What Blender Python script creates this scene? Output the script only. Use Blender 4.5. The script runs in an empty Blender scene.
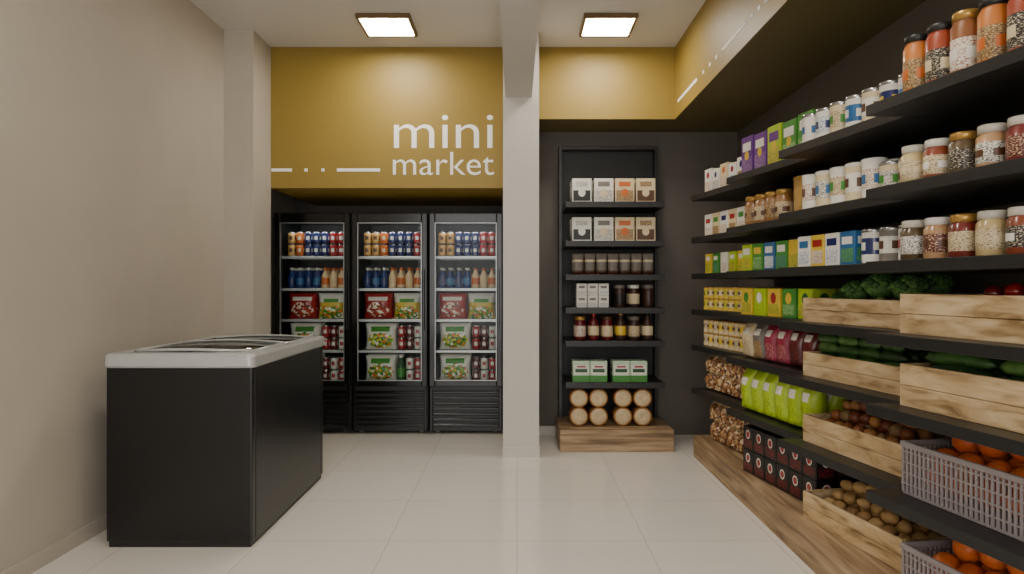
import bpy, bmesh, math, random
from mathutils import Matrix, Vector, noise
random.seed(7)
S=bpy.context.scene
COL=S.collection

# ---------------------------------------------------------------- materials
def lin(c):
    r=[]
    for x in c[:3]:
        x=x/255.0
        r.append(x/12.92 if x<=0.04045 else ((x+0.055)/1.055)**2.4)
    return (r[0],r[1],r[2],1.0)
CACHE={}
def base(name):
    m=bpy.data.materials.new(name); m.use_nodes=True
    nt=m.node_tree; b=nt.nodes['Principled BSDF']
    return m,nt,b
def P(col,rough=.5,metal=0.0,var=.08,scale=25,bump=0.0,coat=0.0,name=None):
    key=(tuple(col),rough,metal,var,scale,bump,coat)
    if key in CACHE: return CACHE[key]
    m,nt,b=base(name or 'mat_%d_%d_%d'%tuple(col[:3]))
    N=nt.nodes;L=nt.links
    tc=N.new('ShaderNodeTexCoord'); no=N.new('ShaderNodeTexNoise'); no.inputs['Scale'].default_value=scale
    no.inputs['Detail'].default_value=4
    L.new(tc.outputs['Object'],no.inputs['Vector'])
    cr=N.new('ShaderNodeValToRGB'); c=lin(col)
    a=[max(0,x*(1-var)) for x in c[:3]]; d=[min(1,x*(1+var)) for x in c[:3]]
    cr.color_ramp.elements[0].position=.3; cr.color_ramp.elements[1].position=.7
    cr.color_ramp.elements[0].color=(*a,1); cr.color_ramp.elements[1].color=(*d,1)
    L.new(no.outputs['Fac'],cr.inputs['Fac']); L.new(cr.outputs['Color'],b.inputs['Base Color'])
    b.inputs['Roughness'].default_value=rough; b.inputs['Metallic'].default_value=metal
    b.inputs['Coat Weight'].default_value=coat
    if bump:
        bu=N.new('ShaderNodeBump'); bu.inputs['Strength'].default_value=bump; bu.inputs['Distance'].default_value=.01
        L.new(no.outputs['Fac'],bu.inputs['Height']); L.new(bu.outputs['Normal'],b.inputs['Normal'])
    CACHE[key]=m; return m
def PR(c1,c2,scale=60,thr=.52,rough=.45,stretch=(1,1,3)):
    """printed packaging: small lines of print of colour 2 on colour 1"""
    scale=scale*2.2
    key=('pr',tuple(c1),tuple(c2),scale,thr,stretch)
    if key in CACHE: return CACHE[key]
    m,nt,b=base('print_%d_%d'%(c1[0],c2[1])); N=nt.nodes;L=nt.links
    tc=N.new('ShaderNodeTexCoord'); mp=N.new('ShaderNodeMapping'); mp.inputs['Scale'].default_value=stretch
    no=N.new('ShaderNodeTexNoise'); no.inputs['Scale'].default_value=scale; no.inputs['Detail'].default_value=2
    L.new(tc.outputs['Object'],mp.inputs['Vector']); L.new(mp.outputs[0],no.inputs['Vector'])
    cr=N.new('ShaderNodeValToRGB'); cr.color_ramp.elements[0].position=thr-.03; cr.color_ramp.elements[1].position=thr+.05
    cr.color_ramp.elements[0].color=lin(c1); cr.color_ramp.elements[1].color=lin(c2)
    L.new(no.outputs['Fac'],cr.inputs['Fac']); L.new(cr.outputs['Color'],b.inputs['Base Color'])
    b.inputs['Roughness'].default_value=rough
    CACHE[key]=m; return m
def VOR(cols,scale=40,rough=.35,name='leafy'):
    key=('vor',tuple(map(tuple,cols)),scale)
    if key in CACHE: return CACHE[key]
    m,nt,b=base(name); N=nt.nodes;L=nt.links
    tc=N.new('ShaderNodeTexCoord'); vo=N.new('ShaderNodeTexVoronoi'); vo.inputs['Scale'].default_value=scale
    L.new(tc.outputs['Object'],vo.inputs['Vector'])
    sp=N.new('ShaderNodeSeparateColor'); L.new(vo.outputs['Color'],sp.inputs[0])
    cr=N.new('ShaderNodeValToRGB'); cr.color_ramp.interpolation='CONSTANT'
    n=len(cols)
    cr.color_ramp.elements[0].color=lin(cols[0]); cr.color_ramp.elements[0].position=0
    cr.color_ramp.elements[1].color=lin(cols[1]); cr.color_ramp.elements[1].position=1.0/n
    for i in range(2,n):
        e=cr.color_ramp.elements.new(i/n); e.color=lin(cols[i])
    L.new(sp.outputs[0],cr.inputs['Fac']); L.new(cr.outputs['Color'],b.inputs['Base Color'])
    b.inputs['Roughness'].default_value=rough; CACHE[key]=m; return m
def WOOD(c1,c2,c3,stretch=(2,2,30),scale=1.0,rough=.55,name='wood',dist=.6):
    m,nt,b=base(name); N=nt.nodes;L=nt.links
    ge=N.new('ShaderNodeNewGeometry'); mp=N.new('ShaderNodeMapping'); mp.inputs['Scale'].default_value=stretch
    L.new(ge.outputs['Position'],mp.inputs['Vector'])
    n1=N.new('ShaderNodeTexNoise'); n1.inputs['Scale'].default_value=scale; n1.inputs['Detail'].default_value=9; n1.inputs['Distortion'].default_value=dist
    L.new(mp.outputs[0],n1.inputs['Vector'])
    cr=N.new('ShaderNodeValToRGB'); e=cr.color_ramp.elements
    e[0].position=.3; e[0].color=lin(c1); e[1].position=.7; e[1].color=lin(c3)
    k=e.new(.48); k.color=lin(c2)
    L.new(n1.outputs['Fac'],cr.inputs['Fac']); L.new(cr.outputs['Color'],b.inputs['Base Color'])
    bu=N.new('ShaderNodeBump'); bu.inputs['Strength'].default_value=.25; bu.inputs['Distance'].default_value=.004
    L.new(n1.outputs['Fac'],bu.inputs['Height']); L.new(bu.outputs['Normal'],b.inputs['Normal'])
    b.inputs['Roughness'].default_value=rough; return m
def GLASS(name,tint,ior=1.45,rough=.03):
    m=bpy.data.materials.new(name); m.use_nodes=True; nt=m.node_tree; N=nt.nodes;L=nt.links
    N.remove(N['Principled BSDF']); out=N['Material Output']
    t=N.new('ShaderNodeBsdfTransparent'); t.inputs['Color'].default_value=tint
    g=N.new('ShaderNodeBsdfGlossy'); g.inputs['Roughness'].default_value=rough
    fr=N.new('ShaderNodeFresnel'); fr.inputs['IOR'].default_value=ior
    mx=N.new('ShaderNodeMixShader'); L.new(fr.outputs[0],mx.inputs[0]); L.new(t.outputs[0],mx.inputs[1]); L.new(g.outputs[0],mx.inputs[2])
    L.new(mx.outputs[0],out.inputs['Surface']); return m
def EMIT(name,col,st):
    m,nt,b=base(name); b.inputs['Base Color'].default_value=col
    b.inputs['Emission Color'].default_value=col; b.inputs['Emission Strength'].default_value=st; return m

def PAINT(name,col,rough=.7,var=.05,scale=1.6,fine=0.04):
    m,nt,b=base(name); N=nt.nodes;L=nt.links
    ge=N.new('ShaderNodeNewGeometry')
    n1=N.new('ShaderNodeTexNoise'); n1.inputs['Scale'].default_value=scale; n1.inputs['Detail'].default_value=6; n1.inputs['Roughness'].default_value=.6
    L.new(ge.outputs['Position'],n1.inputs['Vector'])
    cr=N.new('ShaderNodeValToRGB'); c=lin(col); e=cr.color_ramp.elements
    e[0].position=.3; e[1].position=.7
    e[0].color=(*[x*(1-var) for x in c[:3]],1); e[1].color=(*[min(1,x*(1+var)) for x in c[:3]],1)
    L.new(n1.outputs['Fac'],cr.inputs['Fac']); L.new(cr.outputs['Color'],b.inputs['Base Color'])
    n2=N.new('ShaderNodeTexNoise'); n2.inputs['Scale'].default_value=220
    L.new(ge.outputs['Position'],n2.inputs['Vector'])
    bu=N.new('ShaderNodeBump'); bu.inputs['Strength'].default_value=fine; bu.inputs['Distance'].default_value=.002
    L.new(n2.outputs['Fac'],bu.inputs['Height']); L.new(bu.outputs['Normal'],b.inputs['Normal'])
    b.inputs['Roughness'].default_value=rough; return m

WALL=PAINT('paint_greige',(186,177,163),.75,.05)
WHITE=PAINT('paint_offwhite',(206,201,194),.75,.02)
CEIL=PAINT('paint_ceiling',(208,205,200),.8,.01)
MUST=PAINT('paint_mustard',(144,119,46),.5,.03)
DARK=PAINT('paint_dark_taupe',(92,85,78),.6,.05)
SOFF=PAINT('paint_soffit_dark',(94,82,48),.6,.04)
BLACK=P((22,22,23),.38,var=.15,name='black_metal')
SHELF=P((27,26,26),.42,var=.2,scale=60,name='shelf_black')
GLOSS=P((14,14,15),.18,var=.1,name='gloss_black')
SILV=P((176,177,176),.3,.7,.05,name='brushed_silver')
BEZ=P((186,187,187),.28,.25,.03,name='bezel_grey')
LETT=P((246,244,236),.6,var=.005,name='letter_white')
PLINTH=WOOD((104,80,56),(150,122,90),(186,160,126),(1.6,22,22),1.3,name='plinth_wood')
PLINTH2=WOOD((104,80,56),(150,122,90),(186,160,126),(22,1.6,22),1.3,name='plinth_wood_side')
CRATE=WOOD((138,108,70),(198,168,124),(222,198,158),(7,3.2,16),1.5,name='crate_wood',dist=.9)
CRATED=P((120,92,60),.6,var=.2,name='crate_inner')
def FLOORM():
    m,nt,b=base('porcelain_tiles'); N=nt.nodes;L=nt.links
    ge=N.new('ShaderNodeNewGeometry'); mp=N.new('ShaderNodeMapping'); mp.inputs['Location'].default_value=(0,-.22,0)
    L.new(ge.outputs['Position'],mp.inputs['Vector'])
    br=N.new('ShaderNodeTexBrick'); br.offset=0; br.squash=1
    br.inputs['Scale'].default_value=1; br.inputs['Brick Width'].default_value=.68; br.inputs['Row Height'].default_value=.68
    br.inputs['Mortar Size'].default_value=.0024; br.inputs['Mortar Smooth'].default_value=.3
    br.inputs['Color1'].default_value=lin((232,227,218)); br.inputs['Color2'].default_value=lin((229,224,215)); br.inputs['Mortar'].default_value=lin((192,185,174))
    L.new(mp.outputs[0],br.inputs['Vector'])
    no=N.new('ShaderNodeTexNoise'); no.inputs['Scale'].default_value=3; no.inputs['Detail'].default_value=6
    L.new(ge.outputs['Position'],no.inputs['Vector'])
    mx=N.new('ShaderNodeMix'); mx.data_type='RGBA'; mx.blend_type='MULTIPLY'; mx.inputs[0].default_value=.06
    L.new(br.outputs['Color'],mx.inputs[6]); L.new(no.outputs['Color'],mx.inputs[7]); L.new(mx.outputs[2],b.inputs['Base Color'])
    b.inputs['Roughness'].default_value=.14; b.inputs['IOR'].default_value=1.6; return m

# ---------------------------------------------------------------- mesh builder
class MB:
    def __init__(s):
        s.v=[];s.f=[];s.m=[];s.sm=[];s.mats=[];s.M=Matrix.Identity(4)
    def mi(s,mat):
        if mat not in s.mats: s.mats.append(mat)
        return s.mats.index(mat)
    def add(s,vs,fs,mat,smooth=False):
        o=len(s.v); M=s.M
        s.v.extend([tuple(M@Vector(p)) for p in vs])
        isl=isinstance(mat,list)
        for i,f in enumerate(fs):
            s.f.append([o+k for k in f]); s.m.append(s.mi(mat[i] if isl else mat)); s.sm.append(smooth)
    def box(s,x0,x1,y0,y1,z0,z1,mat,b=0.0):
        if b<=0:
            vs=[(x,y,z) for x in(x0,x1) for y in(y0,y1) for z in(z0,z1)]
            s.add(vs,[(0,1,3,2),(4,6,7,5),(0,4,5,1),(2,3,7,6),(0,2,6,4),(1,5,7,3)],mat); return
        vs=[];idx={}
        X=(x0,x1);Y=(y0,y1);Z=(z0,z1)
        for i in(0,1):
            for j in(0,1):
                for k in(0,1):
                    sx=b if i==0 else -b; sy=b if j==0 else -b; sz=b if k==0 else -b
                    idx[i,j,k]=len(vs)
                    vs+= [(X[i],Y[j]+sy,Z[k]+sz),(X[i]+sx,Y[j],Z[k]+sz),(X[i]+sx,Y[j]+sy,Z[k])]
        fs=[]
        R=[(0,0),(0,1),(1,1),(1,0)]
        for i in(0,1):
            fs.append([idx[i,a,c]+0 for a,c in R]); fs.append([idx[a,i,c]+1 for a,c in R]); fs.append([idx[a,c,i]+2 for a,c in R])
        for a in(0,1):
            for c in(0,1):
                fs.append([idx[0,a,c]+1,idx[1,a,c]+1,idx[1,a,c]+2,idx[0,a,c]+2])
                fs.append([idx[a,0,c]+0,idx[a,1,c]+0,idx[a,1,c]+2,idx[a,0,c]+2])
                fs.append([idx[a,c,0]+0,idx[a,c,1]+0,idx[a,c,1]+1,idx[a,c,0]+1])
        for k in idx.values(): fs.append([k,k+1,k+2])
        s.add(vs,fs,mat)
    def prism(s,poly,z0,z1,mat):
        n=len(poly); vs=[(p[0],p[1],z0) for p in poly]+[(p[0],p[1],z1) for p in poly]
        fs=[list(range(n))[::-1],list(range(n,2*n))]+[[i,(i+1)%n,n+(i+1)%n,n+i] for i in range(n)]
        s.add(vs,fs,mat)
    def lathe(s,x,y,z,prof,mats,seg=18,smooth=True):
        n=len(prof); vs=[];fs=[];ms=[]
        for r,h in prof:
            for i in range(seg):
                a=2*math.pi*i/seg; vs.append((x+r*math.cos(a),y+r*math.sin(a),z+h))
        for k in range(n-1):
            mm=mats[k] if isinstance(mats,list) else mats
            for i in range(seg):
                j=(i+1)%seg
                fs.append([k*seg+i,k*seg+j,(k+1)*seg+j,(k+1)*seg+i]); ms.append(mm)
        s.add(vs,fs,ms,smooth)
        o2=len(s.v)-len(vs)
        first=mats[0] if isinstance(mats,list) else mats; last=mats[-1] if isinstance(mats,list) else mats
        s.f.append([o2+i for i in range(seg)][::-1]); s.m.append(s.mi(first)); s.sm.append(False)
        s.f.append([o2+(n-1)*seg+i for i in range(seg)]); s.m.append(s.mi(last)); s.sm.append(False)
    def arc(s,x,y,r,z0,z1,ac,aw,mat,n=5):
        vs=[]
        for i in range(n+1):
            a=ac-aw/2+aw*i/n
            vs+=[(x+r*math.cos(a),y+r*math.sin(a),z0),(x+r*math.cos(a),y+r*math.sin(a),z1)]
        s.add(vs,[(2*i,2*i+2,2*i+3,2*i+1) for i in range(n)],mat,True)
    def ball(s,x,y,z,rx,ry,rz,mat,seg=12,rings=8,nz=0,R=None,freq=3.0):
        vs=[];fs=[]
        R=R or Matrix.Identity(3); off=Vector((random.random()*9,random.random()*9,0))
        def pt(d):
            k=1+nz*noise.noise(d*freq+off) if nz else 1
            p=R@Vector((d.x*rx*k,d.y*ry*k,d.z*rz*k)); return (x+p.x,y+p.y,z+p.z)
        vs.append(pt(Vector((0,0,1))))
        for i in range(1,rings):
            t=math.pi*i/rings
            for j in range(seg):
                a=2*math.pi*j/seg; vs.append(pt(Vector((math.sin(t)*math.cos(a),math.sin(t)*math.sin(a),math.cos(t)))))
        vs.append(pt(Vector((0,0,-1))))
        for j in range(seg): fs.append([0,1+j,1+(j+1)%seg])
        for i in range(rings-2):
            for j in range(seg):
                a=1+i*seg+j; b=1+i*seg+(j+1)%seg; fs.append([a,a+seg,b+seg,b])
        e=len(vs)-1
        for j in range(seg): fs.append([e,1+(rings-2)*seg+(j+1)%seg,1+(rings-2)*seg+j])
        s.add(vs,fs,mat,True)
    def tube(s,pts,r,mat,seg=8):
        vs=[];fs=[];n=len(pts)
        for k,p in enumerate(pts):
            p=Vector(p); d=(Vector(pts[min(k+1,n-1)])-Vector(pts[max(k-1,0)])).normalized()
            u=d.cross(Vector((0,0,1))); 
            if u.length<.01: u=d.cross(Vector((1,0,0)))
            u.normalize(); w=d.cross(u); rr=r[k] if isinstance(r,list) else r
            for i in range(seg):
                a=2*math.pi*i/seg; vs.append(tuple(p+u*rr*math.cos(a)+w*rr*math.sin(a)))
        for k in range(n-1):
            for i in range(seg):
                j=(i+1)%seg; fs.append([k*seg+i,k*seg+j,(k+1)*seg+j,(k+1)*seg+i])
        fs.append(list(range(seg))[::-1]); fs.append([(n-1)*seg+i for i in range(seg)])
        s.add(vs,fs,mat,True)
    def pouch(s,x,y,z,w,h,t,fn,nu=12,nv=14,gus=0.0):
        """pillow bag standing, front = -Y ; fn(u,v)->mat ; gus = flat bottom gusset"""
        off=Vector((random.random()*20,0,0))
        def th(u,v):
            a=(1-abs(2*u-1)**3.5); vv=(v-.05)/.9
            if vv<=0 or vv>=1: return .0015
            lo=(1-(1-min(1,vv*2.2))**2) if gus else 1-(abs(2*vv-1))**3
            hi=1-(max(0,2*vv-1))**2.4
            k=(min(lo if not gus else max(lo,.85),hi)) if gus else lo
            return .0015+ t/2*(a**.6)*max(0,k)*(1+.18*noise.noise(Vector((u*4,v*5,0))+off))
        vs=[];fs=[];ms=[]
        for side in(-1,1):
            for j in range(nv+1):
                for i in range(nu+1):
                    u=i/nu;v=j/nv
                    ww=w*(1-.06*math.sin(math.pi*v))
                    vs.append((x+(u-.5)*ww,y+side*th(u,v),z+v*h))
        o=(nu+1)*(nv+1)
        for k in(0,1):
            for j in range(nv):
                for i in range(nu):
                    a=k*o+j*(nu+1)+i; fs.append([a,a+1,a+nu+2,a+nu+1]); ms.append(fn((i+.5)/nu,(j+.5)/nv))
        for j in range(nv):
            for i in(0,nu):
                a=j*(nu+1)+i; fs.append([a,a+nu+1,o+a+nu+1,o+a]); ms.append(fn(0 if i==0 else 1,(j+.5)/nv))
        for i in range(nu):
            for j in(0,nv):
                a=j*(nu+1)+i; fs.append([a,a+1,o+a+1,o+a]); ms.append(fn((i+.5)/nu,j/nv))
        s.add(vs,fs,ms,True)
    def obj(s,name,parent=None,bevel=0,recalc=True):
        xs=[p[0] for p in s.v];ys=[p[1] for p in s.v];zs=[p[2] for p in s.v]
        c=Vector(((min(xs)+max(xs))/2,(min(ys)+max(ys))/2,min(zs)))
        me=bpy.data.meshes.new(name)
        me.from_pydata([(p[0]-c.x,p[1]-c.y,p[2]-c.z) for p in s.v],[],s.f)
        for m in s.mats: me.materials.append(m)
        me.polygons.foreach_set('material_index',s.m); me.polygons.foreach_set('use_smooth',s.sm)
        if recalc:
            bm=bmesh.new(); bm.from_mesh(me); bmesh.ops.recalc_face_normals(bm,faces=bm.faces[:]); bm.to_mesh(me); bm.free()
        me.update()
        o=bpy.data.objects.new(name,me); COL.objects.link(o); o.location=c
        if parent: o.parent=parent; o.location=c-parent.location
        if bevel:
            b=o.modifiers.new('bevel','BEVEL'); b.width=bevel; b.segments=2; b.limit_method='ANGLE'
        return o
def empty(name,loc):
    e=bpy.data.objects.new(name,None); e.location=loc; e.empty_display_size=.1; COL.objects.link(e); return e
def slab(name,x0,x1,y0,y1,z0,z1,mat,parent=None,bevel=0,b=0):
    mb=MB(); mb.box(x0,x1,y0,y1,z0,z1,mat,b); return mb.obj(name,parent,bevel)

# ---------------------------------------------------------------- room
H=3.35; XL=-2.29; XR=2.0; Y0=-2.2; DP=5.715
slab('floor',XL-.1,XR+.1,Y0,7.1,-.1,0,FLOORM())
slab('ceiling',XL-.1,XR+.1,Y0,7.1,H,H+.1,CEIL)
slab('wall_left',XL-.1,XL,Y0,7.1,0,H,WALL)
slab('wall_right',XR,XR+.1,Y0,7.1,0,H,DARK)
slab('wall_back',XL,-.11,7.0,7.1,0,H,DARK)
slab('wall_back_right',.174,XR,6.2,6.3,0,H,DARK)
slab('wall_pilaster',XL,-2.06,5.336,DP,0,H,WALL)
slab('wall_column',-.11,.174,5.39,7.0,0,H,WHITE)
slab('ceiling_beam',-.092,.118,Y0,5.39,2.84,H,WHITE)
slab('wall_bulkhead_left',-2.06,-.11,DP,7.0,2.17,H,MUST)
def bulk(name,x0,x1,y0,y1,z0,z1):
    mb=MB(); vs=[(x,y,z) for x in(x0,x1) for y in(y0,y1) for z in(z0,z1)]
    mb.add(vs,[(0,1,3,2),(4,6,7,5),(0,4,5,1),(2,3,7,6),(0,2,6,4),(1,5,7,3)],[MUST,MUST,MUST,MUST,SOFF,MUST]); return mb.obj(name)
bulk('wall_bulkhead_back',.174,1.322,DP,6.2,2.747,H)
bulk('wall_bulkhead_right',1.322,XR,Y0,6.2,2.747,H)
slab('baseboard_left',XL,XL+.012,Y0,5.336,0,.08,WALL)
slab('baseboard_back_a',.174,.35,6.188,6.2,0,.08,WHITE)
slab('baseboard_back_b',1.276,1.38,6.188,6.2,0,.08,WHITE)
slab('baseboard_column',-.115,.179,5.378,5.39,0,.08,WHITE)

# lettering + dash lines
def px2(x,y,d): return ((x-517)*d/683,1.35-(y-286)*d/683)
def text(name,body,x0,x1,y0,y1,parent):
    cu=bpy.data.curves.new(name,'FONT'); cu.body=body; cu.size=1; cu.resolution_u=6; cu.offset=-.004
    o=bpy.data.objects.new('t',cu); COL.objects.link(o); bpy.context.view_layer.update()
    me=bpy.data.meshes.new_from_object(o.evaluated_get(bpy.context.evaluated_depsgraph_get()))
    bpy.data.objects.remove(o)
    xs=[v.co.x for v in me.vertices];ys=[v.co.y for v in me.vertices]
    X0,Z1=px2(x0,y0,DP);X1,Z0=px2(x1,y1,DP)
    for v in me.vertices:
        a=(v.co.x-min(xs))/(max(xs)-min(xs)); b=(v.co.y-min(ys))/(max(ys)-min(ys))
        v.co=(X0+a*(X1-X0)-parent.location.x,-.002,Z0+b*(Z1-Z0)-parent.location.z)
    me.materials.clear(); me.materials.append(LETT)
    t=bpy.data.objects.new(name,me); COL.objects.link(t); t.parent=parent
sg=empty('store_name_sign',(-.6,DP,2.4))
text('letters_mini','mini',394,493,115,148,sg); text('letters_market','market',393,494,152,175,sg)
mb=MB()
for a,b in((271.5,292),(337,380)):
    X0,Z=px2(a,170,DP);X1,_=px2(b,170,DP); mb.box(X0,X1,DP-.003,DP,Z-.013,Z+.013,LETT)
for a in(306,323):
    X0,Z=px2(a,170,DP); mb.box(X0-.013,X0+.013,DP-.003,DP,Z-.013,Z+.013,LETT)
mb.obj('stripe_line',sg)
mb=MB()
def dd(x): return 1.322*683/(x-517)
for a,b in((678,697),(722,746),(765,860)): mb.box(1.319,1.322,dd(b),dd(a),2.856,2.88,LETT)
for a in(703.5,710,716.5,752,759): mb.box(1.319,1.322,dd(a)-.016,dd(a)+.016,2.856,2.88,LETT)
mb.obj('wall_stripe_decal')

# ceiling lamps
LM=EMIT('lamp_diffuser',(1,.93,.81,1),50); BRZ=P((120,96,66),.4,.3,.1,name='bronze_frame')
for cx in(-.985,.69):
    for cy in(5.2,2.3,-.6):  # far pair is in view; the nearer, unseen pairs are added as fill
        e=empty('ceiling_lamp',(cx,cy,H))
        mb=MB(); w=.2;t=.022
        mb.box(cx-w,cx+w,cy-w,cy-w+t,H-.035,H,BRZ,.003);mb.box(cx-w,cx+w,cy+w-t,cy+w,H-.035,H,BRZ,.003)
        mb.box(cx-w,cx-w+t,cy-w+t,cy+w-t,H-.035,H,BRZ,.003);mb.box(cx+w-t,cx+w,cy-w+t,cy+w-t,H-.035,H,BRZ,.003)
        mb.obj('frame',e)
        slab('diffuser',cx-w+t,cx+w-t,cy-w+t,cy+w-t,H-.030,H-.01,LM,e)

# ---------------------------------------------------------------- item builders
WH=P((224,220,210),.5,var=.03); CRM=P((212,194,156),.5); GOLD=P((180,140,70),.3,.5); TIN=P((175,175,175),.25,.9)
NAVY=P((24,38,96),.3,coat=.5); RED=P((160,24,26),.3,coat=.5); TAN=P((206,158,90),.35,coat=.3); BRN=P((86,52,30),.4); ORG=P((200,100,34),.4)
GRN=P((62,136,46),.4); DGR=P((22,78,34),.4); LIME=P((168,194,36),.4); YEL=P((214,182,56),.4); PUR=P((98,44,128),.4); PNK=P((150,40,68),.4); BLU=P((40,98,150),.4)
DRD=P((96,18,22),.3,coat=.3); BLKP=P((26,24,24),.45); GRY=P((120,112,104),.5); CHOC=P((58,34,24),.4)
def can(mb,x,y,z,r,h,body,band=None,logo=None):
    mb.lathe(x,y,z,[(r*.8,0),(r,h*.06),(r,h*.3),(r,h*.7),(r,h*.92),(r*.82,h*.98),(r*.84,h)],[TIN,body,band or body,body,TIN,TIN],14)
    if logo:
        for a in(-90,0,180): mb.arc(x,y,r*1.012,z+h*.36,z+h*.66,math.radians(a),.9,logo,4)
def tin(mb,x,y,z,r,h,body,band,logo=None,lid=TIN):
    mb.lathe(x,y,z,[(r,0),(r*1.02,h*.02),(r*.985,h*.05),(r*.985,h*.28),(r*.985,h*.74),(r*.985,h*.9),(r*1.02,h*.93),(r*1.02,h*.99),(r*.95,h)],[lid,lid,body,band or body,body,lid,lid,lid],18)
    if logo:
        for a in(-100,-20,150): mb.arc(x,y,r*1.0,z+h*.40,z+h*.62,math.radians(a),.7,logo,4)
def jar(mb,x,y,z,r,h,content,label,lid,logo=None,lidh=.16):
    t=1-lidh
    mb.lathe(x,y,z,[(r*.9,0),(r,h*.05),(r,h*.16),(r*1.006,h*.165),(r*1.006,h*.6),(r,h*.605),(r,h*(t-.1)),(r*.82,h*(t-.02)),(r*.82,h*t),(r*.9,h*t),(r*.9,h*.985),(r*.84,h)],
      [content,content,label,label,label,content,content,content,lid,lid,lid],18)
    if logo:
        for a in(-100,-20,150): mb.arc(x,y,r*1.02,z+h*.30,z+h*.46,math.radians(a),.8,logo,4)
def bottle(mb,x,y,z,r,h,body,label,cap):
    mb.lathe(x,y,z,[(r*.85,0),(r,h*.05),(r,h*.18),(r*1.01,h*.19),(r*1.01,h*.5),(r,h*.51),(r*.9,h*.62),(r*.4,h*.8),(r*.36,h*.88),(r*.44,h*.885),(r*.44,h*.98),(r*.4,h)],
      [body,body,label,label,label,body,body,body,cap,cap,cap],14)
def pbox(mb,x,y,z,w,d,h,basem,panels,b=.0025):
    mb.box(x-w/2,x+w/2,y-d/2,y+d/2,z,z+h,basem,b); e=.0008
    faces=[lambda u,v:(x-w/2+u*w,y-d/2-e,z+v*h),lambda u,v:(x+w/2+e,y-d/2+u*d,z+v*h),lambda u,v:(x-w/2-e,y+d/2-u*d,z+v*h)]
    for fi,F in enumerate(faces):
        for p in panels:
            if p[0]=='c':
                _,u,v,r,m=p; asp=(w if fi==0 else d)/h
                mb.add([F(u+r/asp*math.cos(k*math.pi/6)*.9,v+r*math.sin(k*math.pi/6)) for k in range(12)],[list(range(12))],m)
            else:
                u0,v0,u1,v1,m=p; mb.add([F(u0,v0),F(u1,v0),F(u1,v1),F(u0,v1)],[(0,1,2,3)],m)
            e+=.0003
        e=.0008
def heap(mb,x0,x1,y0,y1,z,r,mats,layers=2,nz=.1,el=1.0,dome=.0,flat=1.0,seg=12):
    for l in range(layers):
        ins=l*r*.7; nx=max(1,int((x1-x0-2*ins)/(2*r*el*.98))); ny=max(1,int((y1-y0-2*ins)/(2*r*.98)))
        for i in range(nx):
            for j in range(ny):
                fx=(i+.5)/nx; fy=(j+.5)/ny
                x=x0+ins+fx*(x1-x0-2*ins)+random.uniform(-.15,.15)*r; y=y0+ins+fy*(y1-y0-2*ins)+random.uniform(-.15,.15)*r
                x=min(max(x,x0+r*el),x1-r*el); y=min(max(y,y0+r),y1-r)
                rr=r*random.uniform(.85,1.05)
                R=Matrix.Rotation(random.uniform(-.5,.5) if el>1 else random.random()*6,3,'Z')@Matrix.Rotation(random.uniform(-.3,.3),3,'Y')
                mb.ball(x,y,z+r*flat+l*r*1.45+dome*math.sin(math.pi*fx)*math.sin(math.pi*fy)+random.uniform(-.1,.1)*r,rr*el*.98,rr*.98,rr*flat,random.choice(mats),seg,8,nz,R,2.0)

# ---------------------------------------------------------------- right shelving (saw-tooth sections)
ZS={'A':2.05,'B':1.725,'C':1.445,'D':1.17,'E':.895,'F':.56,'G':.17}
TIPS=[5.31,4.425,3.54,2.655]; SL=.885; XT=1.355; DX=.155; TH=math.atan(DX/SL); TK=.042
plx=1.40
mb=MB()
mb.box(plx,XR,1.6,5.42,.0,.17,PLINTH2)
mb.obj('shelf_plinth',bevel=.003)
for i,yt in enumerate(TIPS):
    for k in 'ABCDEF':
        mb=MB()
        z=ZS[k]; mb.prism([(XT,yt),(XT+DX,yt-SL+.004),(XR-.001,yt-SL+.004),(XR-.001,yt)],z-TK,z,SHELF)
        mb.obj('display_shelf',bevel=.002)
def sec(i,row):
    return Matrix.Translation((XT,TIPS[i-1],ZS[row]))@Matrix.Rotation(TH-math.pi/2,4,'Z')
def group(name,i,row,fn):
    mb=MB(); mb.M=sec(i,row) if i else TM(row); fn(mb); return mb.obj(name)
def rowfill(mb,s0,s1,w,t0,dstep,nd,fn,stack=1,h=0):
    n=int((s1-s0)/w); 
    for i in range(n):
        for j in range(nd):
            for k in range(stack): fn(mb,s0+(i+.5)*(s1-s0)/n,t0+dstep*(j+.5),k*h,i,j)

# prints
pBW=PR((226,220,208),(52,44,38),70); pWB=PR((224,224,220),(44,90,150),60,.55); pWR=PR((224,214,194),(140,50,34),60,.55); pYG=PR((212,192,64),(60,116,40),60)
pGB=PR((90,150,64),(30,90,130),50); pPU=PR((110,50,140),(230,220,200),70,.6); pGR=PR((80,150,54),(230,230,206),60,.58); pBR=PR((112,78,46),(200,170,120),60); pKR=PR((34,24,24),(160,40,36),50,.55)
pLM=PR((178,202,36),(70,120,20),50,.58); pPK=PR((140,40,62),(215,180,160),50,.6); pCR=PR((208,190,154),(120,86,52),60,.55)
pKW=PR((44,38,34),(214,200,170),60,.58); pMR=PR((92,30,30),(220,200,160),60,.58)
def A1(mb):
    def f(m,x,y,z,i,j):
        c=[(WH,pWR),(WH,pBW),(CRM,pWR),(WH,pWB),(WH,pBR),(WH,pWR)][i%6]
        pbox(m,x,y,z,.115,.14,.19-.02*(i%2),c[0],[(.08,.1,.92,.5,c[1]),('c',.5,.75,.13,[RED,NAVY,ORG][i%3])])
    rowfill(mb,.06,.82,.126,.07,.16,2,f)
group('food_cartons',1,'A',A1)
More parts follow.
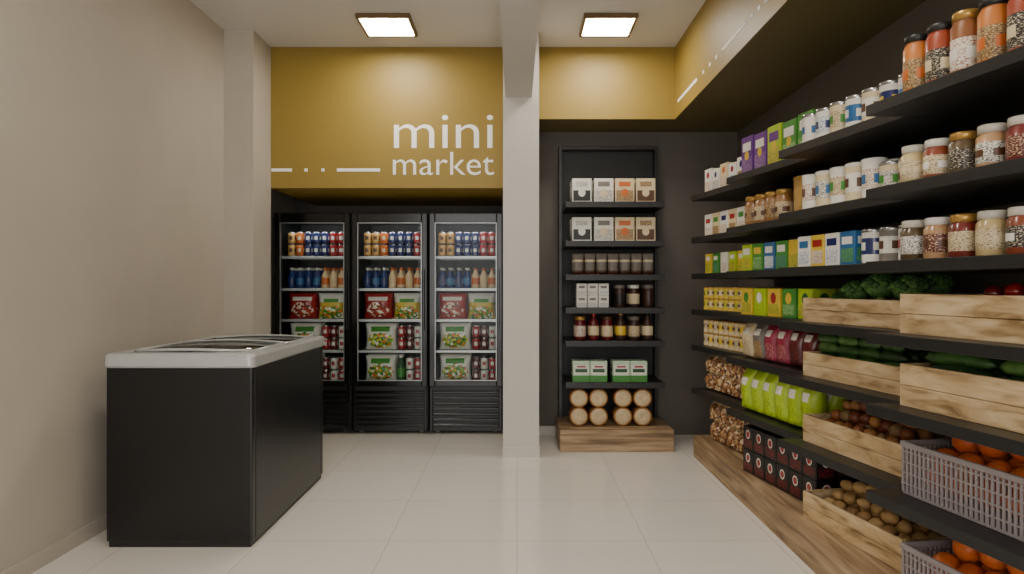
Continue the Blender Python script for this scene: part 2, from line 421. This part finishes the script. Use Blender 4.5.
def A2(mb):
    def f(m,x,y,z,i,j):
        c=[(PUR,pPU,WH),(PUR,pPU,WH),(LIME,pYG,PUR),(GRN,pGR,WH),(GRN,pGR,WH)][i%5]
        pbox(m,x,y,z,.14,.15,.24-.01*(i%2),c[0],[(.06,.08,.94,.45,c[1]),(.15,.62,.85,.84,c[2]),('c',.5,.5,.12,YEL)])
    rowfill(mb,.06,.84,.15,.06,.17,2,f)
group('cereal_boxes',2,'A',A2)
def A3(mb):
    def f(m,x,y,z,i,j):
        c=[(WH,WH,BLU),(WH,pWB,NAVY),(CRM,pCR,GRN),(WH,BLU,WH),(CRM,WH,BRN),(WH,NAVY,YEL),(WH,pWB,BLU)][(i+j)%7]
        tin(m,x,y,z,.05,.165,c[0],c[1],c[2])
    rowfill(mb,.05,.84,.109,.07,.11,3,f)
group('food_tins',3,'A',A3)
def A4(mb):
    cc=[P((190,112,46),.35,coat=.4),P((150,60,32),.35,coat=.4),P((132,80,42),.35,coat=.4)]
    def f(m,x,y,z,i,j):
        jar(m,x,y,z,.049,.24,cc[i%3],[pBR,pKW,pWR][i%3],[BLKP,BLKP,GOLD][(i)%3],[ORG,CRM,WH][i%3],.12)
    rowfill(mb,.05,.84,.112,.08,.115,3,f)
group('spice_jars',4,'A',A4)
def B1(mb):
    def f(m,x,y,z,i,j):
        pbox(m,x,y,z,.115,.13,.17,[WH,CRM][i%2],[(.1,.08,.9,.42,[pWR,pBR][i%2]),(.2,.6,.8,.8,[RED,GRN,NAVY][i%3])])
    rowfill(mb,.06,.82,.126,.07,.15,2,f)
group('food_cartons',1,'B',B1)
def B2(mb):
    br=P((150,104,58),.3,coat=.4)
    def f(m,x,y,z,i,j):
        jar(m,x,y,z,.052,.19,br,[pBR,pCR][i%2],GOLD,BRN)
    rowfill(mb,.05,.52,.112,.07,.12,3,f)
    for t in(.17,.36): tin(mb,.66,t,0,.09,.235,P((186,146,82),.35,.2),P((196,158,94),.35,.2),None,GOLD)
group('coffee_tins',2,'B',B2)
def B3(mb):
    def f(m,x,y,z,i,j):
        c=[(WH,pWR),(CRM,pBW),(WH,pCR),(CRM,WH)][i%4]
        tin(m,x,y,z,.052,.185 if i<5 else .15,c[0],c[1],[BRN,BLU,GRN][i%3],[WH,TIN][i>4])
    rowfill(mb,.05,.84,.112,.07,.115,3,f)
group('food_tins',3,'B',B3)
def jarrow(seed):
    cs=[P((110,34,26),.3,coat=.5),P((190,166,116),.3,coat=.5),P((130,60,34),.3,coat=.5),P((86,68,42),.3,coat=.5),P((180,138,98),.3,coat=.5)]
    lab=[pCR,pMR,pKW,pCR,pBW]; lids=[P((200,192,178),.4),P((214,208,198),.4),GOLD,P((190,182,168),.4)]
    def g(mb):
        def f(m,x,y,z,i,j):
            k=(i+seed)%5; jar(m,x,y,z,.048,.15,cs[k],lab[(k*2+seed)%5],lids[i%4],[None,CRM,WH,None,BRN][k],.18)
        rowfill(mb,.05,.85,.106,.07,.11,3,f)
    return g
group('preserve_jars',4,'B',jarrow(1)); group('preserve_jars',4,'C',jarrow(3))
def C1(mb):
    def f(m,x,y,z,i,j): pbox(m,x,y,z,.1,.1,.15,[YEL,GRN,WH,LIME][i%4],[(.1,.1,.9,.5,[pYG,pGB,pWR,pYG][i%4]),(.2,.65,.8,.85,WH)])
    rowfill(mb,.06,.82,.11,.07,.12,3,f)
group('tea_boxes',1,'C',C1)
def C2(mb):
    def f(m,x,y,z,i,j): pbox(m,x,y,z,.115,.12,.165,[LIME,GRN,BLU,GRN,YEL,BLU][i%6],[(.08,.08,.92,.5,[pYG,pGR,pWB,pGB][i%4]),(.15,.62,.85,.86,[WH,YEL,WH][i%3])])
    rowfill(mb,.05,.84,.126,.07,.14,2,f)
group('tea_boxes',2,'C',C2)
def C3(mb):
    def f(m,x,y,z,i,j):
        if i<4: pbox(m,x,y,z,.105,.1,.155,[WH,YEL,WH,BLU][i],[(.1,.1,.9,.5,[pWB,pWR,pWB,pGB][i]),(.15,.62,.85,.84,[BLU,RED,NAVY,WH][i])])
        else: tin(m,x,y,z,.05,.155,[WH,GRY,WH][i-4],[NAVY,WH,pWB][i-4],[WH,BRN,RED][i-4])
    rowfill(mb,.05,.84,.112,.07,.11,3,f)
group('food_tins',3,'C',C3)
def D1(mb):
    def f(m,x,y,z,i,j): tin(m,x,y,z,.036,.085,YEL,[pYG,CRM][i%2],BRN,GOLD)
    rowfill(mb,.05,.84,.078,.06,.08,3,f,2,.086)
group('small_food_cans',1,'D',D1)
def D2(mb):
    def f(m,x,y,z,i,j): pbox(m,x,y,z,.13,.14,.165,[YEL,LIME,YEL,GRN,LIME][i%5],[(.08,.1,.92,.45,[pYG,pLM,pYG,pGR,pYG][i%5]),('c',.5,.66,.2,[GRN,WH,RED,YEL,DGR][i%5])])
    rowfill(mb,.05,.84,.15,.06,.16,2,f)
group('biscuit_boxes',2,'D',D2)
group('small_food_cans',1,'E',lambda mb:rowfill(mb,.05,.84,.078,.06,.08,3,lambda m,x,y,z,i,j:tin(m,x,y,z,.036,.1,CRM,[pCR,YEL][i%2],BRN,GOLD),2,.101))
def E2(mb):
    for i in range(6):
        for j in range(2):
            c=[(CRM,pCR),(GRY,pBR),(PNK,pPK),(PNK,pPK),(DRD,pKR),(DRD,pKR)][i]
            fn=lambda u,v,c=c:(WH if .66<v<.8 and .25<u<.75 else (c[1] if v<.5 and .1<u<.9 else c[0]))
            mb.pouch(.11+.132*i,.12+.13*j,0,.128,.23,.1,fn,8,12,1)
group('snack_bags',2,'E',E2)
BRD=VOR([(150,96,52),(112,66,36),(204,170,124),(176,124,72),(90,54,32),(228,206,170)],60,.4,'bread_in_bag')
def F1(mb):
    fn=lambda u,v:(CRM if v>.88 or .55<v<.62 and .3<u<.7 else BRD)
    for i in range(6):
        for j in range(2):
            for k in range(2): mb.pouch(.11+.132*i+.01*k,.13+.13*j,k*.128,.128,.135,.11,fn,8,10,1)
group('bread_bags',1,'F',F1)
def F2(mb):
    for i in range(6):
        for j in range(2):
            fn=lambda u,v:(WH if .62<v<.76 and .2<u<.8 else (pLM if v<.5 and .12<u<.88 else (GRN if v>.88 else LIME)))
            mb.pouch(.11+.132*i,.12+.13*j,0,.132,.285,.12,fn,8,12,1)
group('chip_bags',2,'F',F2)
def G1(mb):
    fn=lambda u,v:(CRM if v>.88 else BRD)
    for i in range(6):
        for j in range(2):
            for k in range(2): mb.pouch(.11+.132*i-.008*k,.17+.13*j,k*.145,.128,.152,.11,fn,8,10,1)
group('bread_bags',1,'G',G1)
def G2(mb):
    def f(m,x,y,z,i,j): pbox(m,x,y,z,.125,.12,.145,BLKP,[(.1,.1,.9,.45,pKR),('c',.5,.66,.2,WH),('c',.5,.66,.14,RED)])
    rowfill(mb,.06,.84,.13,.08,.13,2,f,2,.147)
group('coffee_boxes',2,'G',G2)

def crate(i,row,s0,s1,t0,t1,h):
    mb=MB(); mb.M=sec(i,row); b=.002;th=.012
    bh=(h-.002)/2
    for k in(0,1):
        z0=k*(bh+.002); z1=z0+bh
        mb.box(s0,s1,t0,t0+th,z0,z1,CRATE,b); mb.box(s0,s1,t1-th,t1,z0,z1,CRATE,b)
        mb.box(s0,s0+th,t0+th,t1-th,z0,z1,CRATE,b); mb.box(s1-th,s1,t0+th,t1-th,z0,z1,CRATE,b)
    mb.box(s0+th,s1-th,t0+th,t1-th,.0,.012,CRATED)
    for a in(s0+th,s1-th-.02):
        for c in(t0+th,t1-th-.02): mb.box(a,a+.02,c,c+.02,.012,h-.003,CRATED)
    mb.obj('wooden_crate')
def basket(i,row,s0,s1,t0,t1,h,mat):
    mb=MB(); mb.M=sec(i,row)
    mb.box(s0,s1,t0,t0+.012,h-.022,h,mat,.003);mb.box(s0,s1,t1-.012,t1,h-.022,h,mat,.003)
    mb.box(s0,s0+.012,t0+.012,t1-.012,h-.022,h,mat,.003);mb.box(s1-.012,s1,t0+.012,t1-.012,h-.022,h,mat,.003)
    mb.box(s0+.006,s1-.006,t0+.006,t1-.006,0,.012,mat,.003)
    n=int((s1-s0)/.021)
    for k in range(n+1):
        a=s0+.006+(s1-s0-.018)*k/n
        for y in(t0+.004,t1-.010): mb.box(a,a+.009,y,y+.006,.01,h-.02,mat)
    n=int((t1-t0)/.021)
    for k in range(n+1):
        a=t0+.006+(t1-t0-.018)*k/n
        for x in(s0+.004,s1-.010): mb.box(x,x+.006,a,a+.009,.01,h-.02,mat)
    for q in(.2,.4,.6,.8):
        z=h*q
        for y in(t0+.003,t1-.010): mb.box(s0+.004,s1-.004,y,y+.007,z,z+.006,mat)
        for x in(s0+.003,s1-.010): mb.box(x,x+.007,t0+.01,t1-.01,z,z+.006,mat)
    mb.obj('plastic_basket')
POT=[P((176,138,84),.6,var=.2,scale=20,bump=.3),P((156,116,68),.6,var=.2,scale=20,bump=.3),P((190,152,98),.6,var=.2,scale=20,bump=.3)]
ONI=[P((150,88,48),.4,var=.25,scale=18),P((176,120,66),.4,var=.25,scale=18),P((120,64,40),.4,var=.25,scale=18),P((140,110,70),.5)]
ORA=[P((214,104,30),.42,var=.1,scale=120,bump=.25),P((202,90,26),.42,var=.1,scale=120,bump=.25)]
TOM=[P((150,26,18),.3,var=.15,coat=.3),P((120,22,18),.3,var=.15,coat=.3)]
CUC=[P((50,86,36),.4,var=.35,scale=30,bump=.2),P((72,108,48),.4,var=.35,scale=30,bump=.2),P((34,62,28),.4,var=.3,scale=30)]
BRO=[P((74,116,50),.7,var=.45,scale=70,bump=.8),P((52,92,40),.7,var=.45,scale=70,bump=.8)]
STK=P((140,164,90),.5)
S0,S1,T0,T1=.06,.76,.10,.42
crate(3,'D',S0,S1,T0,T1,.12)
def bro(mb):
    for (x,y,dz,q) in((.34,T0+.10,.02,.9),(.36,T0+.23,.03,.9),(.50,T0+.10,.045,1.05),(.53,T0+.235,.05,1.0),(.67,T0+.105,.035,1.05),(.66,T0+.24,.05,1.0),(.17,T0+.16,-.02,.8)):
        z=.02+dz
        mb.tube([(x,y,.012),(x,y,z+.06),(x,y,z+.1)],[.022,.02,.034],STK)
        mb.ball(x,y,z+.11,.066*q,.062*q,.05*q,BRO[0],12,8,.2)
        for k in range(34):
            a=k*2.4; rr=.07*q*math.sqrt((k+.5)/34); h=.045*q*(1-(rr/(.075*q))**2)
            mb.ball(x+rr*math.cos(a),y+rr*math.sin(a)*.9,z+.112+h,.018,.018,.016,BRO[k%2],8,6,.25)
group('broccoli_heads',3,'D',bro)
crate(4,'D',S0,S1+.05,T0,T1,.15)
group('tomatoes',4,'D',lambda mb:heap(mb,S0+.2,S1+.02,T0+.03,T1-.03,.014,.037,TOM,3,.04,1,.012,.86))
def gourds(mb,el,r,mats,rows,z0,x0=S0+.05,x1=S1-.05):
    for l in range(rows):
        ny=int((T1-T0-.06)/(2*r)); nx=2 if el>.12 else 4
        for i in range(nx):
            for j in range(ny):
                x=x0+(i+.5)*(x1-x0)/nx; y=T0+.035+r+j*((T1-T0-.07-2*r)/max(1,ny-1))
                L=min(el,(x1-x0)/nx*.52)*random.uniform(.9,1.0); a=random.uniform(-.07,.07)*(2.5 if l==rows-1 else 1)
                pts=[];rad=[]
                for k in range(11):
                    q=k/10*2-1; pts.append((x+L*q*math.cos(a),y+L*q*math.sin(a),z0+r+l*r*1.6+.012*(1-q*q)))
                    rad.append(max(.004,r*.93*(1-abs(q)**4)**.5*(1-.12*q)))
                mb.tube(pts,rad,random.choice(mats),10)
crate(3,'E',S0,S1,T0,T1,.12)
group('cucumbers',3,'E',lambda mb:gourds(mb,.09,.03,CUC,4,.014))
crate(4,'E',S0,S1+.05,T0,T1,.16)
group('zucchini',4,'E',lambda mb:gourds(mb,.16,.03,CUC,4,.014,S0+.05,S1))
crate(3,'F',S0,S1,T0,T1,.135)
group('onions',3,'F',lambda mb:heap(mb,S0+.03,S1-.03,T0+.03,T1-.03,.014,.034,ONI,4,.1,1,.03,.9))
GRP=P((140,131,132),.45,var=.04,name='basket_plastic')
basket(4,'F',S0,S1+.05,T0,T1,.2,GRP)
group('oranges',4,'F',lambda mb:heap(mb,S0+.02,S1+.03,T0+.02,T1-.02,.014,.052,ORA,3,.03,1,.03,.96,16))
crate(3,'G',S0,S1,T0,T1,.135)
group('potatoes',3,'G',lambda mb:heap(mb,S0+.03,S1-.03,T0+.03,T1-.03,.014,.033,POT,4,.15,1.25,.03,.85))
basket(4,'G',S0,S1+.05,T0,T1,.2,GRP)
group('oranges',4,'G',lambda mb:heap(mb,S0+.02,S1+.03,T0+.02,T1-.02,.014,.052,ORA,3,.03,1,.03,.96,16))

# ---------------------------------------------------------------- tower shelf
slab('tower_plinth',.35,1.276,5.55,6.186,0,.18,PLINTH,bevel=.003)
mb=MB(); fx0,fx1=.372,1.252
TB=P((13,13,13),.5,var=.1,name='tower_black')
mb.box(fx0,fx1,6.16,6.188,.18,2.59,TB)
mb.box(fx0,fx0+.03,6.06,6.16,.18,2.59,BLACK,.002);mb.box(fx1-.03,fx1,6.06,6.16,.18,2.59,BLACK,.002);mb.box(fx0+.03,fx1-.03,6.06,6.16,2.56,2.59,BLACK,.002)
mb.obj('shelf_tower')
TZ={'1':2.05,'2':1.725,'3':1.445,'4':1.17,'5':.895,'6':.55,'7':.18}
for k in '123456': slab('display_shelf',.402,1.222,5.65,6.159,TZ[k]-.048,TZ[k],SHELF,b=.002)
def TM(k): return Matrix.Translation((0,5.68,TZ[k]))
def TX(x,d=5.7): return (x-517)*d/683
def T12(mb):
    for i,xp in enumerate((582,604,625,646)):
        for j in(0,1): pbox(mb,TX(xp),.09+.15*j,0,.162,.12,.2,WH if i<2 else CRM,[(.06,.06,.94,.5,[BLKP,pBW,pBR,BRN][i]),(.2,.66,.8,.86,[pBW,GRY,ORG,pBR][i]),('c',.5,.4,.17,[WH,CRM,ORG,CRM][i])])
group('pasta_boxes',0,'1',T12); group('pasta_boxes',0,'2',T12)
def T3(mb):
    for i in range(7):
        for j in(0,1):
            fn=lambda u,v:(CRM if .6<v<.75 else (BRN if v<.22 else GRY))
            mb.pouch(TX(579+i*11.8),.09+.12*j,0,.094,.18,.06,fn,8,10,1)
group('grain_pouches',0,'3',T3)
def T4(mb):
    for i in range(3):
        for k in(0,1): pbox(mb,TX(582+i*11),.09,k*.101,.086,.1,.1,WH,[(.1,.1,.9,.4,P((200,198,196),.5)),(.2,.6,.8,.8,GRY)])
group('sugar_boxes',0,'4',T4)
group('sauce_jars',0,'4',lambda mb:[jar(mb,TX(621+i*14.5),.09+.11*j,0,.047,.19,CHOC,[BLKP,CRM,CHOC][i%3],[GRY,WH,GRY][i%3]) for i in range(3) for j in(0,1)] and None)
def T5(mb):
    for i in range(6):
        for j in(0,1):
            x=TX(581+i*13.6)
            if i%2==0: jar(mb,x,.08+.11*j,0,.048,.2,[DRD,DRD,CHOC][i//2],[pWR,CRM,pCR][i//2],[GOLD,BRN,GRY][i//2])
            else: bottle(mb,x,.08+.11*j,0,.046,.235,[DRD,CHOC,CHOC][i//2],[CRM,YEL,CRM][i//2],[RED,GOLD,BLKP][i//2])
group('sauce_bottles',0,'5',T5)
def T6(mb):
    for xp in(590,630):
        for a in(-1,1):
            x=TX(xp)+a*.073; pbox(mb,x,.1,0,.142,.16,.175,P((190,214,186),.4),[(.0,.0,1,.3,GRN),(.08,.35,.92,.8,WH),(.15,.45,.85,.62,DGR),(.25,.68,.75,.76,RED)])
group('detergent_boxes',0,'6',T6)
def T7(mb):
    c=P((166,112,56),.4,var=.2); w=P((214,190,150),.45,var=.15,scale=60)
    base=mb.M.copy()
    for xp in(589,633):
        for a in(-1,1):
            for k in range(2):
                x=TX(xp)+a*.082; r=.078
                mb.M=base@Matrix.Translation((x,.02,r+k*(2*r-.002)))@Matrix.Rotation(-math.pi/2,4,'X')
                mb.lathe(0,0,0,[(r*.12,.003),(r*.16,.0),(r*.8,.0),(r*.84,.005),(r*.97,.0),(r,.02),(r,.16),(r*.9,.17)],[w,w,w,c,c,c,c],24)
    mb.M=base
group('cookie_packs',0,'7',T7)

# ---------------------------------------------------------------- fridges
INT=P((58,57,56),.5,name='fridge_liner'); GL=GLASS('door_glass',(.95,.97,.97,1),1.2); WIRE=P((196,196,194),.35,.4,name='shelf_wire')
SAL=VOR([(70,140,40),(120,170,50),(226,120,40),(240,236,220),(60,110,36),(210,200,60)],45); SALR=VOR([(150,40,30),(190,70,40),(226,200,170),(120,30,24),(240,236,220)],45,name='meaty')
FR=[(-2.205,-1.512),(-1.502,-.81),(-.80,-.13)]
FZ=[1.62,1.325,1.04,.755,.46]
LEDM=EMIT('fridge_led',(.95,.98,1,1),22)
for n,(a,b) in enumerate(FR):
    F=6.23; B=6.9; e=empty('display_fridge',((a+b)/2,6.55,0))
    mb=MB(); t=.035
    mb.box(a,a+t,F+.01,B,.04,2.016,BLACK); mb.box(b-t,b,F+.01,B,.04,2.016,BLACK); mb.box(a+t,b-t,B-t,B,.04,2.016,INT)
    mb.box(a+t,b-t,F+.01,B-t,1.965,2.016,BLACK); mb.box(a+t,b-t,F+.03,B-t,.04,.44,BLACK)
    for x in(a+.05,b-.09):
        for y in(F+.06,B-.1): mb.box(x,x+.04,y,y+.04,0,.04,GRY)
    mb.obj('cabinet',e,bevel=.004)
    mb=MB(); zb=.44; s=.055; zt=1.925
    mb.box(a+.004,a+s,F-.04,F+.005,zb,2.012,GLOSS,.006); mb.box(b-s,b-.004,F-.04,F+.005,zb,2.012,GLOSS,.006)
    mb.box(a+s,b-s,F-.04,F+.005,zt,2.012,GLOSS,.006); mb.box(a+s,b-s,F-.04,F+.005,zb,.49,GLOSS,.006)
    w=.006
    for x in(a+s,b-s-w): mb.box(x,x+w,F-.042,F-.02,.49,zt,SILV)
    for z in(.49,zt-w): mb.box(a+s+w,b-s-w,F-.042,F-.02,z,z+w,SILV)
    mb.box(b-s+.012,b-s+.03,F-.075,F-.058,.95,1.5,GLOSS,.004); 
    for z in(.97,1.46): mb.box(b-s+.014,b-s+.028,F-.06,F-.038,z,z+.02,GLOSS)
    mb.obj('door_frame',e)
    mb=MB(); mb.box(a+s+.001,b-s-.001,F-.02,F-.014,.491,zt-.001,GL); mb.obj('door_glass',e)
    mb=MB(); mb.box(a+.01,b-.01,F-.0,F+.028,.03,.44,BLACK)
    for k in range(7):
        z=.07+k*.05; mb.box(a+.035,b-.035,F-.022,F+.0,z,z+.026,GLOSS,.006)
    mb.box(a+.01,a+.03,F-.025,F,.03,.43,GLOSS,.004);mb.box(b-.03,b-.01,F-.025,F,.03,.43,GLOSS,.004)
    mb.obj('grille',e)
    mb=MB()
    for z in FZ:
        mb.box(a+t+.004,b-t-.004,6.285,6.30,z-.02,z+.004,WIRE,.002)
        for k in range(22):
            x=a+t+.015+k*(b-a-2*t-.03)/21; mb.box(x-.002,x+.002,6.30,6.84,z-.006,z,WIRE)
        for y in(6.4,6.6,6.8): mb.box(a+t+.004,b-t-.004,y-.003,y+.003,z-.012,z-.006,WIRE)
    mb.obj('wire_shelves',e)
    mb=MB(); mb.box(a+t+.05,b-t-.05,6.255,6.285,1.95,1.965,LEDM); mb.obj('led_strip',e)
    cx=(a+b)/2; x0=cx-.27; x1=cx+.27
    pat=[[TAN,ORG,NAVY,NAVY,NAVY,RED,RED],[TAN,TAN,ORG,NAVY,NAVY,NAVY,RED],[TAN,TAN,NAVY,NAVY,NAVY,RED,RED]][n]
    mb=MB()
    for i in range(7):
        for j in range(3):
            for k in(0,1):
                p=pat[i]; can(mb,x0+.0385+i*.0772,6.345+j*.08,FZ[0]+.004+k*.113,.035,.112,p,p,{TAN:BRN,ORG:CRM,NAVY:WH,RED:WH}[p])
    mb.obj('drink_cans')
    mb=MB(); CB=P((30,52,110),.25,coat=.5); CC=P((220,190,146),.35,coat=.3)
    for i in range(7):
        for j in range(3):
            q=i<(3 if n==1 else 4)
            bottle(mb,x0+.0385+i*.0772,6.345+j*.08,FZ[1]+.004,.036,.19,CB if q else CC,[NAVY,BLU][i%2] if q else [ORG,CC][i%2],WH if q else ORG)
    mb.obj('drink_bottles')
    mb=MB()
    def f1(u,v):
        if .68<v<.84 and .15<u<.85: return WH
        return SALR if ((u-.5)/.4)**2+((v-.36)/.28)**2<1 else RED
    f2=lambda u,v:(GRN if .66<v<.8 and .2<u<.8 else (SAL if v<.5 and .1<u<.9 else (YEL if v<.66 else WH)))
    for j in(0,1):
        mb.pouch(cx-.135,6.37+.12*j,FZ[2]+.004,.26,.24,.1,f1,14,14); mb.pouch(cx+.135,6.37+.12*j,FZ[2]+.004,.25,.24,.1,f2,14,14)
    mb.obj('frozen_food_bags')
    mb=MB()
    def f3(u,v):
        d=((u-.5)/.42)**2+((v-.36)/.3)**2
        if .7<v<.85 and .2<u<.8: return GRN
        return SAL if d<1 else WH
    for r in(3,4):
        for j in(0,1): mb.pouch(cx-.11,6.37+.12*j,FZ[r]+.004,.29,.245,.11,f3,16,16)
    mb.obj('salad_bags')
    mb=MB()
    for r in(3,4):
        for i in range(3):
            for j in(0,1):
                if r==4 and i==0 and n==1: continue
                for k in(0,1):
                    can(mb,cx+.085+i*.076,6.345+j*.08,FZ[r]+.004+k*.113,.034,.112,[RED,DRD,WH][(i+r)%3],None,[WH,RED][(i+r)%3==2])
    mb.obj('drink_cans')
    if n==1:
        mb=MB(); bottle(mb,cx+.078,6.345,FZ[4]+.004,.036,.25,DGR,GRN,WH); bottle(mb,cx+.078,6.43,FZ[4]+.004,.036,.25,DGR,GRN,WH); mb.obj('soda_bottles')

# ---------------------------------------------------------------- chest freezer
e=empty('chest_freezer',(-1.742,4.165,0)); a,b,c,d=-2.118,-1.366,3.52,4.81
FB=P((17,17,19),.3,var=.1,scale=8,name='freezer_black'); LIN=P((206,208,208),.4,name='freezer_liner')
mb=MB(); t=.05
mb.box(a,b,c,c+t,.03,.935,FB);mb.box(a,b,d-t,d,.03,.935,FB);mb.box(a,a+t,c+t,d-t,.03,.935,FB);mb.box(b-t,b,c+t,d-t,.03,.935,FB);mb.box(a+t,b-t,c+t,d-t,.03,.3,LIN)
mb.obj('body',e,bevel=.008)
mb=MB(); q=.006
mb.box(a+t,a+t+q,c+t,d-t,.3,.93,LIN);mb.box(b-t-q,b-t,c+t,d-t,.3,.93,LIN);mb.box(a+t+q,b-t-q,c+t,c+t+q,.3,.93,LIN);mb.box(a+t+q,b-t-q,d-t-q,d-t,.3,.93,LIN)
mb.obj('liner',e)
slab('kick_plinth',a+.01,b-.01,c+.01,d-.01,.0,.03,BLACK,e)
def rr(x0,x1,y0,y1,r,n=8):
    out=[]
    for cx,cy,a0 in((x1-r,y1-r,0),(x0+r,y1-r,90),(x0+r,y0+r,180),(x1-r,y0+r,270)):
        for k in range(n+1):
            t=math.radians(a0+90*k/n); out.append((cx+r*math.cos(t),cy+r*math.sin(t)))
    return out
mb=MB()
lv=[(rr(a-.006,b+.006,c-.006,d+.006,.03),.928),(rr(a-.014,b+.014,c-.014,d+.014,.035),.938),(rr(a-.014,b+.014,c-.014,d+.014,.035),.985),(rr(a-.004,b+.004,c-.004,d+.004,.035),1.0),
    (rr(a+.045,b-.045,c+.05,d-.05,.12),1.003),(rr(a+.055,b-.055,c+.06,d-.06,.115),.985),(rr(a+.06,b-.06,c+.065,d-.065,.11),.94)]
n=len(lv[0][0]); vs=[(p[0],p[1],z) for L_,z in lv for p in L_]
fs=[[k*n+i,k*n+(i+1)%n,(k+1)*n+(i+1)%n,(k+1)*n+i] for k in range(len(lv)-1) for i in range(n)]
fs+=[[ (len(lv)-1)*n+i,(len(lv)-1)*n+(i+1)%n,(i+1)%n,i] for i in range(n)]
mb.add(vs,fs,BEZ,False); mb.obj('bezel',e)
FG=GLASS('lid_glass',(.62,.66,.67,1),2.2,.08)
def lid(y0,y1,z,nm,rise,front):
    mb=MB(); x0,x1=a+.06,b-.06; N=16
    def zz(q): return z+rise*math.sin(math.pi*q)**.8
    vs=[]
    for i in range(N+1):
        q=i/N; x=x0+q*(x1-x0); pull=.10*(abs(2*q-1)**4)
        ya=y0+(pull if front else 0); yb=y1-(0 if front else pull)
        for y in(ya,yb): vs+=[(x,y,zz(q)),(x,y,zz(q)+.005)]
    fs=[]
    for i in range(N):
        k=4*i; fs+=[[k+1,k+5,k+7,k+3],[k,k+2,k+6,k+4],[k,k+4,k+5,k+1],[k+2,k+3,k+7,k+6]]
    fs+=[[0,1,3,2],[4*N,4*N+2,4*N+3,4*N+1]]
    mb.add(vs,fs,FG,True)
    mb.tube([(vs[4*i][0],vs[4*i][1],vs[4*i][2]+.003) for i in range(N+1)],.009,BEZ)
    mb.tube([(vs[4*i+2][0],vs[4*i+2][1],vs[4*i+2][2]+.003) for i in range(N+1)],.009,BEZ)
    for k in(0,4*N): mb.tube([(vs[k][0],vs[k][1],vs[k][2]+.003),(vs[k+2][0],vs[k+2][1],vs[k+2][2]+.003)],.008,BEZ)
    mb.obj(nm,e)
lid(c+.07,(c+d)/2+.03,.996,'lid_front',.016,True); lid((c+d)/2-.03,d-.07,.992,'lid_rear',.010,False)
mb=MB()
for i in range(4):
    for j in range(7):
        pbox(mb,a+.14+i*.157,c+.17+j*.158,.3,.14,.14,.3+.03*((i+j)%3),[WH,CRM,WH,BLU][(i+j)%4],[(.1,.5,.9,.9,WH)])
mb.obj('ice_cream_boxes',e)

# ---------------------------------------------------------------- lights
def area(name,loc,rot,sx,sy,en,col=(1,.95,.88)):
    l=bpy.data.lights.new(name,'AREA'); l.shape='RECTANGLE'; l.size=sx; l.size_y=sy; l.energy=en; l.color=col
    o=bpy.data.objects.new(name,l); o.location=loc; o.rotation_euler=rot; COL.objects.link(o); return o
area('frontal_fill',(-.2,Y0+.05,1.7),(math.radians(90),0,0),3.8,2.8,105,(1,.98,.95))  # soft frontal fill added behind the camera; no shop window is modelled there
w=bpy.data.worlds.new('World'); S.world=w; w.use_nodes=True
w.node_tree.nodes['Background'].inputs[0].default_value=(1,.97,.93,1); w.node_tree.nodes['Background'].inputs[1].default_value=.7

# ---------------------------------------------------------------- camera
cd=bpy.data.cameras.new('camera'); cd.sensor_width=36; cd.lens=683/1024*36; cd.shift_x=-5/1024; cd.shift_y=-1/1024; cd.clip_start=.05
co=bpy.data.objects.new('camera',cd); co.location=(0,0,1.35); co.rotation_euler=(math.radians(90),0,0); COL.objects.link(co); S.camera=co
